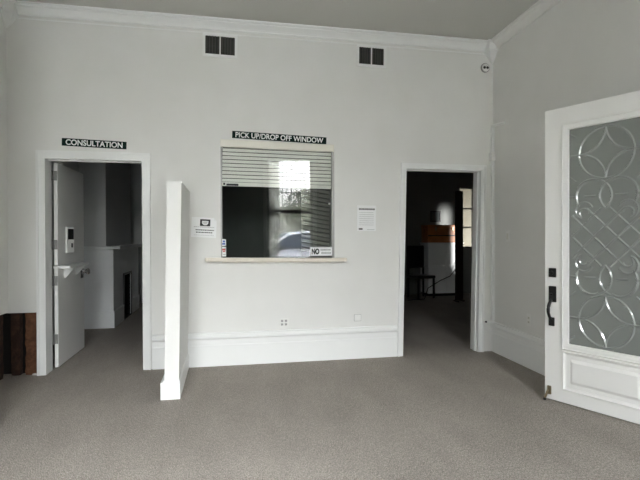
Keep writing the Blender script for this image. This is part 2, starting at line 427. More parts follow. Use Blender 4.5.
# local frame: origin at the hinge corner on the floor, y along the leaf, x through its thickness
dl = thing('door_1', 'upper leaf of the white split consultation door, carrying a keypad box', 'door', (-1.625,.212,0)); dl['kind'] = 'structure'
obj('leaf', box(-LT,0,1.020,0,LW,2.035,.003), DOORW, dl)
for z in (1.905, 1.225): hinge(dl, z)
bm = box(0,.235,1.135,.060,.365,1.405,.005)
for v in bm.verts:
    if v.co.x > .03: v.co.x = v.co.x-.046+.046*(v.co.y-.235)/.235*1.25
k = obj('keypad_box', bm, PLAST, dl)
def wedge(z0, z1, y0, y1):
    f = lambda y: .014+.0575*(y-.235)/.235
    bm = new(); vs = [bm.verts.new(p) for p in ((f(y0),y0,z0),(f(y1),y1,z0),(f(y1),y1,z1),(f(y0),y0,z1),(f(y0)+.003,y0,z0),(f(y1)+.003,y1,z0),(f(y1)+.003,y1,z1),(f(y0)+.003,y0,z1))]
    for q in ((3,2,1,0),(4,5,6,7),(0,1,5,4),(1,2,6,5),(2,3,7,6),(3,0,4,7)): bm.faces.new([vs[i] for i in q])
    return bm
obj('screen', wedge(1.275,1.385,.252,.350), BLACKP, k)
obj('key', wedge(1.190,1.235,.312,.335), BLACKP, k)
obj('closer_tab', box(.002,.03,2.028,.030,.085,2.046,.003), PLAST, dl)
dw = thing('door_2', 'lower leaf of the white split consultation door, with a narrow shelf on top', 'door', (-1.625,.212,0)); dw['kind'] = 'structure'
obj('leaf', box(-LT,0,.012,0,LW,1.006,.003), DOORW, dw)
for z in (.868, .292): hinge(dw, z)
obj('shelf', box(-.055,.03,.985,.105,.70,1.012,.004), TRIM, dw)
for y in (.20, .58):
    b = prism([(0,.985),(.085,.985),(.085,.970),(.014,.885),(0,.885)], y-.011, y+.011); obj('shelf_bracket', b, TRIM, dw)
bm = lathe([(.040,0),(.041,.006),(.020,.012),(.015,.034),(.024,.046),(.036,.058),(.037,.070),(.028,.082),(.004,.088)], 'X', 20)
bmesh.ops.translate(bm, verts=bm.verts[:], vec=(.0,.800,.905)); obj('knob', bm, CHROME, dw, smooth=True)
obj('latch_plate', box(0,.755,.83,.005,.845,.975,.001), BLACKP, dw)

# ------------------------------------------------------------------ stripped wall: studs
def stud(x0, x1, y0, y1, h, m, label, seed):
    rnd = random.Random(seed); bm = new(); n = 14
    rings = []
    for i in range(n+1):
        z = h*i/n; j = lambda a: rnd.uniform(-a, a)
        rings.append([bm.verts.new(p) for p in ((x0+j(.004),y0+j(.008),z), ((x0+x1)/2+j(.01),y0-.002+j(.008),z), (x1+j(.004),y0+j(.008),z), (x1+j(.003),y1,z), (x0+j(.003),y1,z))])
    for A, B in zip(rings, rings[1:]):
        for q in range(5): bm.faces.new((A[q], A[(q+1)%5], B[(q+1)%5], B[q]))
    bm.faces.new(rings[0]); bm.faces.new(rings[-1])
    return tag(obj('wall_stud', bm, m), label, 'wood stud', 'bare studs in the stripped wall')
stud(-1.850,-1.742,.025,.10,.588, STUD, 'bare reddish brown rough wall stud right beside the consultation door casing', 1)
stud(-1.978,-1.902,.030,.10,.588, STUD2, 'bare darker brown wall stud left of the black gap in the stripped wall', 2)
stud(XL-.10,XL-.025,-.15,-.05,.588, STUD2, 'bare dark wall stud at the picture left edge, in the stripped left wall', 3)
bm = new()
bmesh.ops.create_icosphere(bm, subdivisions=2, radius=1)
for v in bm.verts: v.co = Vector((v.co.x*.022-1.765+random.uniform(-.004,.004), v.co.y*.014+.004, max(0,(v.co.z+.6)*.012)))
tag(obj('plaster_crumb', bm, RUBBLE), 'small white crumb of plaster on the floor under the reddish stud', 'debris')

# ------------------------------------------------------------------ pick-up window
W = bpy.data.objects.new('window_1', None); C.objects.link(W); W['kind'] = 'structure'; tag(W, 'glazed pick up and drop off window over the cream ledge', 'window')
obj('side_channel', boxes((WX0-.008,-.010,WZ0,WX0+.006,.10,WZ1)), CHANNEL, W); obj('side_channel', boxes((WX1-.012,-.012,WZ0,WX1+.016,.10,WZ1)), CHANNEL, W)
obj('glass', boxes((WX0+.006,-.006,WZ0+.004,WX1-.012,-.001,2.20)), PICKGLASS, W)
bm = lathe([(.011,-.004),(.012,.0),(.007,.004)], 'Y', 16); bmesh.ops.translate(bm, verts=bm.verts[:], vec=(1.072,-.010,1.642)); obj('lock_button', bm, PLAST, W, smooth=True)

rs = thing('roller_shutter', 'cream slatted roller shutter pulled partly down behind the pick up window glass', 'shutter', (.537,0,2.230), (0,.0135,0))
obj('housing', box(-.584,-.022,-.036,.584,.034,.040,.005), HOUS, rs)
bm = boxes((-.560,.020,-.385,.560,.026,-.03)); obj('curtain_backing', bm, GAP, rs)
zz = -.040
for i in range(9):
    p = [(0,-.0345), (.005,-.0335), (.0085,-.019), (.005,-.0045), (0,-.0035)]
    bm = new(); extrude(bm, p, (-.562,.020,zz), (.562,.020,zz), (0,-1,0)); obj('slat', bm, SHUT, rs, smooth=True)
    zz -= .0383
r = obj('bottom_rail', box(-.562,.006,zz-.040,.562,.024,zz-.001,.004), SHUT, rs)
obj('rail_label', boxes((-.520,.0045,zz-.036,-.400,.0058,zz-.016)), INK, r)
obj('latch', boxes((-.552,.001,zz-.030,-.532,.006,zz-.010)), BLACKP, r)
# slatted panel, hanging slightly askew in the office
sp = thing('slatted_panel', 'dark slatted panel seen behind the right half of the pick up glass', 'panel', (.965,.062,1.09))
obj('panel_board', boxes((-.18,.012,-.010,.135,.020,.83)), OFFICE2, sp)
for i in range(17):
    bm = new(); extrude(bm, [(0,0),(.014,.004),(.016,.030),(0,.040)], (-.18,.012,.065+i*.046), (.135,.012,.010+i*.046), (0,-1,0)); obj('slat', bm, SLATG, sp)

lg = thing('ledge', 'cream laminate ledge with rounded ends under the pick up window', 'ledge', (.523,0,1.064), (0,.012,0))
bm = new()
out = [(-.725,0),(.725,0),(.725,-.062)] + [(.725-.045+.045*math.cos(a), -.062-.045*math.sin(a)) for a in (PI/8,PI/4,3*PI/8,PI/2)] + [(-.725+.045-.045*math.sin(a), -.062-.045*math.cos(a)) for a in (0,PI/8,PI/4,3*PI/8)] + [(-.725,-.062)]
A = [bm.verts.new((x,y,-.018)) for x,y in out]; B = [bm.verts.new((x,y,.018)) for x,y in out]
for i in range(len(out)): bm.faces.new((A[i],A[(i+1)%len(out)],B[(i+1)%len(out)],B[i]))
bm.faces.new(A[::-1]); bm.faces.new(B); bmesh.ops.bevel(bm, geom=[e for e in bm.edges if abs(e.verts[0].co.z-e.verts[1].co.z)<1e-5 and min(e.verts[0].co.y,e.verts[1].co.y)<-.03], offset=.004, segments=2, affect='EDGES')
obj('board', bm, LEDGE, lg)
obj('support_strip', boxes((-.56,-.018,-.030,.56,0,-.018)), LEDGE, lg)

# stickers and small signs on the glass
t = thing('blue_sticker', 'small blue and white sticker low on the left edge of the pick up glass', 'sticker', (-.018,-.0075,1.240))
obj('backing', boxes((-.022,-.0015,-.032,.024,0,.032)), PAPER, t)
bm = boxes((-.014,-.0025,-.022,.016,-.0015,-.003), (-.010,-.0025,.002,.013,-.0015,.022)); obj('print', bm, BLUE, t)
t = thing('red_sticker', 'small white sticker with red print at the bottom left of the pick up glass', 'sticker', (-.018,-.0075,1.150))
obj('backing', boxes((-.022,-.0015,-.050,.024,0,.046)), PAPER2, t)
bm = boxes((-.016,-.0025,.010,.018,-.0015,.030), (-.010,-.0025,-.006,.014,-.0015,.006)); obj('print', bm, RED, t)
obj('small_print', boxes((-.008,-.0025,-.034,.018,-.0015,-.026)), GREYINK, t)
t = thing('no_sign', 'white NO sign in the bottom right corner of the pick up glass', 'sign', (.983,-.0105,1.142), (0,.006,0))
obj('plate', box(-.120,-.004,-.049,.120,.004,.049,.002), PAPER, t)
obj('border', boxes((-.120,-.0055,.043,.120,-.004,.049), (-.120,-.0055,-.049,.120,-.004,-.043), (-.120,-.0055,-.043,-.114,-.004,.043), (.114,-.0055,-.043,.120,-.004,.043)), GREYINK, t)
bm = textbm('NO', .07, .082, .062, bold=.004); bmesh.ops.translate(bm, verts=bm.verts[:], vec=(-.062,-.0048,0)); obj('lettering', bm, INK, t)
rnd = random.Random(3); bm = new()
for z in (.018, -.016):
    x = -.008 if z > 0 else .0
    while x < .098:
        w = rnd.uniform(.006,.012); boxbm(bm, x,-.0058,z-.009,x+w,-.004,z+.009); x += w+.004
obj('small_print', bm, GREYINK, t)

# green signs
t = thing('window_sign', 'dark green PICK UP/DROP OFF WINDOW sign above the roller shutter', 'sign', (.556,-.002,2.3165), (0,.032,0))
obj('plate', box(-.486,-.006,-.036,.486,.002,.036,.0015), SIGN, t)
bm = textbm('PICK UP/DROP OFF WINDOW', .06, .905, .054, bold=.0010); bmesh.ops.translate(bm, verts=bm.verts[:], vec=(0,-.0065,0)); obj('lettering', bm, LET, t)
t = thing('consultation_sign', 'dark green CONSULTATION sign over the left doorway', 'sign', (-1.227,-.002,2.193), (0,.030,0))
obj('plate', box(-.289,-.006,-.036,.289,.002,.036,.0015), SIGN, t)
bm = textbm('CONSULTATION', .06, .508, .054, bold=.0014); bmesh.ops.translate(bm, verts=bm.verts[:], vec=(0,-.0065,0)); obj('lettering', bm, LET, t)

# ------------------------------------------------------------------ notices
def strokes(par, rows, x0, x1, mat_, h, y=-.0026, seed=1, wob=.02):
    r_ = random.Random(seed); bm = new()
    for z, a, b in rows:
        x = a
        while x < b-.004:
            w = min(r_.uniform(.006,.017), b-x); boxbm(bm, x, y, z-h/2, x+w, -.0015, z+h/2); x += w+.0035
    return obj('small_print', bm, mat_, par)
t = thing('notice', 'white notice with a black logo box taped left of the pick up window', 'notice', (-.211,-.001,1.392), (0,.05,0))
bm = prism([(-.122,-.100),(.122,-.100),(.122,.070),(.092,.100),(-.122,.100)], -.0015, .0012); obj('sheet', bm, PAPER, t)
bm = prism([(.092,.100),(.122,.070),(.094,.072)], -.004, -.0015); obj('folded_corner', bm, PAPER2, t)
lgo = obj('logo', box(-.040,-.0030,.014,.060,-.0015,.082,.0006), INK, t)
bm = prism([(-.022,.066),(.042,.066),(.040,.040),(.028,.026),(.010,.021),(-.008,.026),(-.020,.040)], -.0038, -.003); obj('shield', bm, PAPER2, lgo)
obj('shield_lines', boxes((-.012,-.0044,.050,.032,-.0038,.054), (-.008,-.0044,.040,.028,-.0038,.044)), GREYINK, lgo)
strokes(t, [(.004,-.098,.104)], 0,0, GREYINK, .005, seed=4)
strokes(t, [(-.026,-.080,.100)], 0,0, INK, .009, seed=5); strokes(t, [(-.050,-.076,.084)], 0,0, INK, .009, seed=15)
strokes(t, [(-.078,-.096,.100)], 0,0, GREYINK, .003, seed=6)
t = thing('notice', 'pale letter sized notice with a black heading bar, right of the pick up window', 'notice', (1.480,-.001,1.493), (0,.012,0))
obj('sheet', box(-.104,-.0015,-.136,.104,.0012,.136), PAPER, t)
strokes(t, [(.096,-.086,.090)], 0,0, INK, .017, seed=9)
obj('stamp', boxes((-.086,-.0026,-.124,-.044,-.0015,-.108)), INK, t)
strokes(t, [(.060-i*.022,-.080,.080) for i in range(7)], 0,0, GREYINK, .0035, seed=11); obj('footer', boxes((.006,-.0026,-.124,.088,-.0015,-.120)), GREYINK, t)

# ------------------------------------------------------------------ vents
def vent(x, z, w, h, label, ang):
    t = thing('vent', label, 'vent', (x,0,z), (0,ang,0), 'air vents under the crown moulding')
    f = .026
    bm = boxes((-w/2-f,-.016,-h/2-f,-w/2,0,h/2+f), (w/2,-.016,-h/2-f,w/2+f,0,h/2+f), (-w/2,-.016,h/2,w/2,0,h/2+f), (-w/2,-.016,-h/2-f,w/2,0,-h/2))
    obj('frame', bm, TRIM, t)
    obj('backing', boxes((-w/2,-.001,-h/2,w/2,0,h/2)), VENTDARK, t)  # dark sheet stands in for the unlit opening behind the louvres
    obj('mullion', boxes((-.006,-.013,-h/2,.006,-.001,h/2)), TRIM, t)
    n = 5
    for s in (-1, 1):
        for i in range(n):
            xc = s*(.006 + (w/2-.006)*(i+.5)/n)
            bm = new(); p = [(xc-.006,-.002),(xc-.004,-.002),(xc+.006,-.009),(xc+.004,-.009)]
            A = [bm.verts.new((a,b,-h/2)) for a,b in p]; B = [bm.verts.new((a,b,h/2)) for a,b in p]
            for q in range(4): bm.faces.new((A[q],A[(q+1)%4],B[(q+1)%4],B[q]))
            bm.faces.new(A); bm.faces.new(B[::-1]); obj('louvre', bm, LOUVRE, t)
vent(-.045,3.216,.290,.182,'two part dark louvred air vent up on the wall left of the window sign', .012)
vent(1.536,3.220,.275,.180,'two part dark louvred air vent up on the wall nearer the right corner', .012)

# ------------------------------------------------------------------ wall plates and wiring
t = thing('outlet', 'white four socket outlet low on the wall under the pick up window', 'outlet', (.590,0,.410))
obj('plate', box(-.044,-.005,-.040,.044,0,.040,.003), PLAST, t)
for sx in (-.020,.020):
    for sz in (-.018,.018):
        s = obj('socket', box(sx-.013,-.008,sz-.013,sx+.013,-.004,sz+.013,.003), SOCKRIM, t)
        obj('slot', boxes((sx-.006,-.0086,sz-.006,sx-.003,-.008,sz+.006), (sx+.003,-.0086,sz-.006,sx+.006,-.008,sz+.006)), BLACKP, s)
t = thing('blank_plate', 'blank white wall plate low on the wall, left of the dark doorway', 'wall plate', (1.378,0,.432))
obj('plate', box(-.034,-.010,-.032,.034,0,.032,.003), PLAST, t); obj('rim_shade', box(-.039,-.004,-.037,.039,0,.037,.001), SOCKRIM, t)  # grey rim draws the outline shadow around the plate
for z in (-.022,.022):
    bm = lathe([(.004,-.0092),(.004,-.008)], 'Y', 10); bmesh.ops.translate(bm, verts=bm.verts[:], vec=(0,0,z)); obj('screw', bm, BEIGEP, t)
t = thing('cable_jack', 'tiny black cable jack on white plate right of the dark doorway', 'cable jack', (2.868,-.001,.336))
obj('plate', box(-.020,-.006,-.018,.020,.001,.018,.003), PLAST, t)
bm = lathe([(.011,-.016),(.011,-.006)], 'Y', 14); obj('socket', bm, BLACKP, t)
def on_right(name, label, cat, d, z):            # a thing fixed to the right wall, local x along the wall to the front, -y into the room
    p = RW0 + RD*d; return thing(name, label, cat, (p.x,p.y,z), (0,0,math.atan2(RD.y,RD.x)))
t = on_right('light_switch', 'white light switch on the right wall behind the glazed door edge', 'light switch', .31, 1.295)
# local -y axis points away from the room here, so build with +y outwards reversed
sgn = -1 if (Matrix.Rotation(math.atan2(RD.y,RD.x),4,'Z') @ Vector((0,-1,0))).dot(RN) > 0 else 1
def rb(x0, d0, z0, x1, d1, z1, bev=0): 
    a, b = sorted((sgn*d0, sgn*d1)); return box(x0, a, z0, x1, b, z1, bev)
obj('plate', rb(-.036,0,-.058,.036,.005,.058,.002), PLAST, t); obj('rocker', rb(-.016,.004,-.032,.016,.009,.032,.002), BEIGEP, t)
t = on_right('outlet', 'white double outlet low on the right wall near the glazed door', 'outlet', .70, .470)
obj('plate', rb(-.036,0,-.058,.036,.005,.058,.002), PLAST, t)
for z in (-.02,.02):
    s = obj('socket', rb(-.016,.004,z-.014,.016,.007,z+.014,.003), BEIGEP, t)
    obj('slot', boxes((-.007,sgn*.0072,z-.006,-.004,sgn*.0066,z+.006), (.004,sgn*.0072,z-.006,.007,sgn*.0066,z+.006)), BLACKP, s)

t = thing('wire_channel', 'white surface wiring channel running down the back right corner', 'wiring channel', (2.948,0,.33))
bm = boxes((-.016,-.032,.02,.014,0,2.205)); obj('upright', bm, TRIM, t)
bm = new(); p0 = Vector((2.948,-.010,2.51))-Vector((2.948,0,.33)); 
q0 = RW0+RD*.03+RN*.018+Vector((0,0,2.535))-Vector((2.948,0,.33)); q1 = RW0+RD*.27+RN*.018+Vector((0,0,2.51))-Vector((2.948,0,.33))
tube(bm, [q0,q1], .016, 8); obj('branch', bm, TRIM, t)
bm = new(); tube(bm, [(0,-.012,2.20),(0,-.012,1.99+.19),(.0,-.014,2.205),(-.004,-.034,2.207)], .014, 8); obj('elbow', bm, TRIM, t)
obj('junction_box', box(-.036,-.056,1.812,.014,0,1.902,.005), PLAST, t)
bm = boxes((-.075,-.044,-.006,.010,-.030,.012)); obj('base_run', bm, TRIM, t)
t = thing('alarm_sensor', 'small round white wall sensor with two black lenses near the top right corner', 'sensor', (2.862,0,3.182))
obj('base', lathe([(.052,0),(.052,-.012),(.046,-.016)], 'Y', 24), CHANNEL, t)  # grey ring paints the shading around the white dome
obj('dome', lathe([(.044,-.012),(.044,-.018),(.036,-.024),(.004,-.027)], 'Y', 24), PLAST, t, smooth=True)
for s in (-1,1):
    bm = lathe([(.015,-.018),(.015,-.030),(.010,-.033)], 'Y', 14); bmesh.ops.translate(bm, verts=bm.verts[:], vec=(s*.018,0,-.002)); obj('lens', bm, BLACKP, t)

# ------------------------------------------------------------------ entry door, open on the right
DW, DH, DT = .885, 2.285, .045
P0 = Vector((2.493,-1.539,0)); ang = math.atan2(-.917,.400)
dr = thing('door_3', 'open white entry door with ornate leaded glass and black handle', 'door', tuple(P0), (0,0,ang)); dr['kind'] = 'structure'
# local: x along the leaf from latch edge to hinge edge, outer face towards -y*?; the visible face looks to the camera
g0, g1, gz0, gz1 = .188, DW-.188, .470, 2.108
nf = (Matrix.Rotation(ang,4,'Z') @ Vector((0,-1,0))); vis = -1 if nf.dot(Vector((0,-4.94,0))-P0) > 0 else 1     # sign of local y that faces the room
def db(x0, f0, z0, x1, f1, z1, bev=0):           # f: height above the visible face (negative goes into the leaf)
    a, b = sorted((vis*f0, vis*f1)); return box(x0, a, z0, x1, b, z1, bev)
bm = new()
for x0,z0,x1,z1 in ((0,.012,.140,DH),(DW-.140,.012,DW,DH),(.140,2.155,DW-.140,DH),(.140,.416,DW-.140,.425),(.140,.012,DW-.140,.106)):
    a, b = sorted((0,-vis*DT)); boxbm(bm, x0,a,z0,x1,b,z1)
obj('stile_and_rail', bm, DOORW, dr)
a, b = sorted((-vis*.010,-vis*(DT-.010)))
obj('backing_panel', boxes((.14,a,.106,DW-.14,b,.416)), DOORW, dr)
# glazing bead: sloped picture-frame moulding
def picture_frame(x0, z0, x1, z1, prof):
    """prof: list of (inset, height above face)"""
    bm = new(); rings = []
    for i, hgt in prof: rings.append([bm.verts.new((x, vis*hgt, z)) for x, z in ((x0+i,z0+i),(x1-i,z0+i),(x1-i,z1-i),(x0+i,z1-i))])
    for A, B in zip(rings, rings[1:]):
        for k in range(4): bm.faces.new((A[k],A[(k+1)%4],B[(k+1)%4],B[k]))
    return bm
bm = picture_frame(.138,.423,DW-.138,2.157, [(0,0),(0,.012),(.008,.014),(.012,.008),(.030,.006),(.046,.002),(.050,-.012)])
obj('glazing_bead', bm, DOORW, dr)
bm = picture_frame(.138,.106,DW-.138,.416, [(0,0),(.004,.008),(.012,.009),(.020,-.004),(.030,-.009),(.060,-.009),(.082,.003),(.086,.003)])
f4 = [v for v in bm.verts][-4:]; bm.faces.new(f4)
obj('raised_panel', bm, DOORW, dr)
gl = obj('glass', db(g0-.006,-.016,gz0-.006,g1+.006,-.022,gz1+.006), OBSCURE, dr)
# leaded pattern
cx, cz = DW/2+.004, (gz0+gz1)/2
hw = (g1-g0)/2
curves = []
def arc(x, z, r, a0, a1, n=28): curves.append([(x+r*math.cos(math.radians(a0+(a1-a0)*i/n)), z+r*math.sin(math.radians(a0+(a1-a0)*i/n))) for i in range(n+1)])
def line(*p): curves.append([tuple(q) for q in p])
R = .188
for s in (1,-1):
    zc = cz + s*.612
    arc(cx, zc, R, 0, 360, 48)
    for qx, qz, a in ((-1,-1,0),(1,-1,90),(1,1,180),(-1,1,270)): arc(cx+qx*R, zc+qz*R, R, a, a+90, 18)     # four point star
    line((g0,zc),(cx-R,zc)); line((cx+R,zc),(g1,zc))
    line((g0,zc+s*.165),(g0+.045,zc+s*.14)); line((g0,zc-s*.16),(g0+.05,zc-s*.20)); line((g1,zc-s*.16),(g1-.05,zc-s*.20))
    z2 = cz + s*.300; r2 = .124
    arc(cx-.083, z2, r2, -160 if s>0 else 0, 95 if s>0 else 160, 36) if False else None
    for d in (-1,1):
        a0 = 60 if s > 0 else -60
        # large overlapping hooks forming the almond in the middle
        if d < 0: arc(cx-.083, z2, r2, -50*s, 215*s, 40)
        else: arc(cx+.083, z2, r2, (180+50)*s, (180-215)*s, 40)
        # small scroll at the edge
        arc(cx+d*.150, z2-s*.105, .062, (20 if d<0 else 160)*s, (255 if d<0 else -75)*s, 26)
        arc(cx+d*.150, z2-s*.125, .034, (0 if d<0 else 180)*s, (230 if d<0 else -50)*s, 18)
        line((cx+d*.150,z2),(cx+d*.065,z2)); line((g0 if d<0 else g1, z2),(cx+d*.207,z2))
        arc(cx+d*.10, zc-s*.30, .11, (200 if d<0 else -20)*s, (60 if d<0 else 120)*s, 20)
# lattice of the middle field
hl = .205
for o_ in (-.24,-.08,.08,.24):
    for d in (1,-1):
        pts = []
        # line x = cx + t, z = cz + d*t + o_, clipped to the diamond-shaped field
        t0, t1 = -hw, hw
        lo = [t for t in [i*.004 for i in range(-60,61)] if abs(d*t+o_) <= .215 and abs(t) <= hw-.002]
        if len(lo) > 2: line((cx+lo[0], cz+d*lo[0]+o_), (cx+lo[-1], cz+d*lo[-1]+o_))
clip = lambda p: (min(max(p[0],g0+.001),g1-.001), min(max(p[1],gz0+.001),gz1-.001))
curves = [[clip(p) for p in c] for c in curves if c]
def ribbon(bm, pts, w, h, y):
    """low ridge-shaped strip of bevelled glass following pts"""
    m = len(pts); rows = []
    for i, p in enumerate(pts):
        q, r_ = pts[max(i-1,0)], pts[min(i+1,m-1)]
        tx, tz = r_[0]-q[0], r_[1]-q[1]; l = math.hypot(tx,tz) or 1; nx, nz = -tz/l, tx/l
        rows.append([bm.verts.new((*(lambda c: (c[0], vis*(y+hh), c[1]))(clip((p[0]+nx*o, p[1]+nz*o))),)) for o, hh in ((-w,0),(-w*.12,h),(w*.12,h),(w,0))])
    for A, B in zip(rows, rows[1:]):
        for k in range(3): bm.faces.new((A[k],A[k+1],B[k+1],B[k]))
bm = new()
for c in curves: ribbon(bm, c, .010, .008, -.0158)
obj('bevelled_strips', bm, BEVELG, gl)
bm = new()
for c in curves:
    cc = [(p[0], -vis*.0085, p[1]) for p in c if True]
    cc2 = [cc[0]] + [q for p, q in zip(cc, cc[1:]) if math.dist(p, q) > 1e-5]
    if len(cc2) > 1: tube(bm, cc2, .0011, 6)
obj('lead_came', bm, CAME, gl)
# black hardware
k = obj('deadbolt', db(.036,0,.974,.094,.014,1.046,.005), BLACK, dr)
bm = lathe([(.016,0),(.016,.012),(.011,.016)], 'Y', 18)
for v in bm.verts: v.co = Vector((.062+v.co.x, vis*(.010+abs(v.co.y)), 1.009+v.co.z))
obj('cylinder', bm, BLACK, k, smooth=True)
hs = obj('handle_set', db(.036,0,.780,.096,.016,.905,.006), BLACK, dr)
obj('thumb_latch', db(.050,.012,.835,.078,.038,.850,.003), BLACK, hs)
bm = new(); gp = []
for i in range(13):
    u = i/12; gp.append((.062-.008*math.sin(PI*u), vis*(.014+.034*max(0,math.sin(PI*min(1,u*1.02)))**.7), .800-.165*u))
tube(bm, gp, .009, 10, radii=[.013-.005*abs(.4-i/12) for i in range(13)]); obj('grip', bm, BLACK, hs, smooth=True)
obj('lower_plate', db(.036,0,.592,.082,.016,.660,.005), BLACK, hs)
ds = obj('door_stop', db(.024,0,.050,.056,.014,.118,.006), BRASS, dr)
bm = new(); tube(bm, [(.036,vis*.014,.085),(.028,vis*.026,.055),(.018,vis*.031,.022)], .009, 8); obj('stop_arm', bm, BRASS, ds)
bm = lathe([(.010,0),(.011,.012),(.008,.022)], 'Z', 12)
for v in bm.verts: v.co += Vector((.016,vis*.031,.003))
obj('stop_foot', bm, RUBBER, ds)
for z in (.25,1.15,2.05):
    bm = new(); tube(bm, [(DW+.006,-vis*.0,z-.05),(DW+.006,-vis*.0,z+.05)], .008, 10); obj('hinge', bm, BLACK, dr)
# casing of that doorway and an added closed box beyond that keeps daylight out
def rwbox(bm, d0, n0, z0, d1, n1, z1):           # box in right-wall coordinates (n into the room)
    ps = [RW0 + RD*d + RN*n + Vector((0,0,z)) for z in (z0,z1) for d, n in ((d0,n0),(d1,n0),(d1,n1),(d0,n1))]
    vs = [bm.verts.new(p) for p in ps]
    for f in ((3,2,1,0),(4,5,6,7),(0,1,5,4),(1,2,6,5),(2,3,7,6),(3,0,4,7)): bm.faces.new([vs[i] for i in f])
bm = new(); rwbox(bm, D1,0,0,D1+.08,.02,2.41); rwbox(bm, D0+.06,0,2.33,D1+.08,.02,2.41); struct('trim_8', bm, TRIM)
bm = new()
rwbox(bm, 1.6,-2.0,-.02,4.1,-1.9,H); rwbox(bm, 1.6,-1.9,-.02,1.7,-.2,H); rwbox(bm, 4.0,-1.9,-.02,4.1,-.2,H)
struct('wall_daylight_block', bm, STUCCO)
bm = new(); rwbox(bm, 1.6,-2.0,H,4.1,-.2,H+.1); rwbox(bm,1.6,-2.0,-.14,4.1,-.2,-.02); struct('daylight_block_slab', bm, STUCCO)

# ------------------------------------------------------------------ front windows (seen only as a reflection in the pick-up glass)
def front_window(n, x0, x1, z0, z1, bars):
    e = bpy.data.objects.new('window_%d' % n, None); C.objects.link(e); e['kind'] = 'structure'
    e['label'] = 'tall sash window in the front wall, %s' % ('barred, mirrored in the pick up glass' if bars else 'behind the viewer on the left'); e['category'] = 'window'
    y = YF-.10; zm = 1.88
    bm = boxes((x0,y-.03,z0,x0+.05,y+.03,z1),(x1-.05,y-.03,z0,x1,y+.03,z1),(x0,y-.03,z0,x1,y+.03,z0+.07),(x0,y-.03,z1-.06,x1,y+.03,z1),(x0,y-.035,zm-.04,x1,y+.035,zm+.04))
    boxbm(bm, x0,y-.012,2.32,x1,y+.012,2.345)
    obj('sash', bm, DARKWOOD if bars else TRIM, e)
    obj('pane', boxes((x0+.05,y-.003,z0+.07,x1-.05,y+.003,z1-.06)), PANE, e)
    c = boxes((x0-.09,YF,z0-.02,x0,YF+.025,z1+.10),(x1,YF,z0-.02,x1+.09,YF+.025,z1+.10),(x0,YF,z1,x1,YF+.025,z1+.10),(x0-.11,YF,z0-.05,x1+.11,YF+.05,z0)); obj('casing', c, TRIM, e)
    if bars:
        k = int((x1-x0-.1)/.118)
        for i in range(1, k+1):
            bm = new(); xx = x0+.05+(x1-x0-.1)*i/(k+1); tube(bm, [(xx,YF-.17,z0+.01),(xx,YF-.17,z1-.01)], .009, 8); obj('security_bar', bm, BLACK, e)
for (x0,x1,z0,z1), n, b in zip(FW, (2,3), (True, False)): front_window(n, x0, x1, z0, z1, b)
bm = new(); A=[];B=[]
for i in range(33):
    u = i/32; x = .99+.24*u; yy = YF+.06+.018*math.sin(u*2*PI*4)
    A.append([bm.verts.new((x,yy-.002,.60)), bm.verts.new((x,yy-.002,3.10)), bm.verts.new((x,yy+.002,3.10)), bm.verts.new((x,yy+.002,.60))])
for p, q in zip(A, A[1:]):
    for k in range(4): bm.faces.new((p[k],p[(k+1)%4],q[(k+1)%4],q[k]))
bm.faces.new(A[0]); bm.faces.new(A[-1][::-1])
tag(obj('curtain', bm, SHEER, smooth=True), 'narrow white sheer curtain at the barred window mirrored in the pick up glass', 'curtain')

# outside, mirrored in the glass
struct('ground', boxes((-30,-40,-.30,30,YF-.2,-.14)), ASPH)
def car(x, y, label):
    t = thing('car', label, 'car', (x,y,-.14))
    prof = [(-2.15,.25),(-2.2,.55),(-2.05,.78),(-1.15,.93),(-.45,1.42),(.1,1.50),(1.0,1.46),(1.75,1.02),(2.15,.95),(2.2,.55),(2.12,.25)]
    bm = prism(prof, -.85, .85)
    for v in bm.verts:
        if v.co.z > 1.0: v.co.y *= .80
    bmesh.ops.bevel(bm, geom=bm.edges[:], offset=.05, segments=2, affect='EDGES'); obj('body', bm, CAR, t)
    bm = prism([(-1.0,.97),(-.42,1.36),(.08,1.42),(.92,1.39),(1.45,1.05),(.3,.99)], -.80, .80)
    for v in bm.verts:
        s = 1 if v.co.y > 0 else -1
        v.co.y = s*(.862 if v.co.z < 1.1 else .735)
    obj('side_window', bm, CARG, t)
    bm = prism([(-1.12,.955),(-.47,1.41),(-.49,1.43),(-1.14,.975)], -.66, .66); obj('windshield', bm, CARG, t)
    for wx in (-1.35,1.35):
        for s in (-1,1):
            bm = lathe([(.16,-.09),(.33,-.09),(.34,-.06),(.34,.06),(.33,.09),(.16,.09)], 'Y', 22); bmesh.ops.translate(bm, verts=bm.verts[:], vec=(wx,s*.80,.34)); w = obj('wheel', bm, RUBBER, t)
            bm = lathe([(.19,-.095),(.19,.095)], 'Y', 14); bmesh.ops.translate(bm, verts=bm.verts[:], vec=(wx,s*.80,.34)); obj('hub', bm, STEEL, w)
    t.scale = (1,1,1.10)
    return t
struct('wall_across_street', boxes((-26,-25,-.3,26,-24,3.1)), STUCCO)
car(2.55,-12.2,'silver car parked outside, seen mirrored low in the pick up window glass')
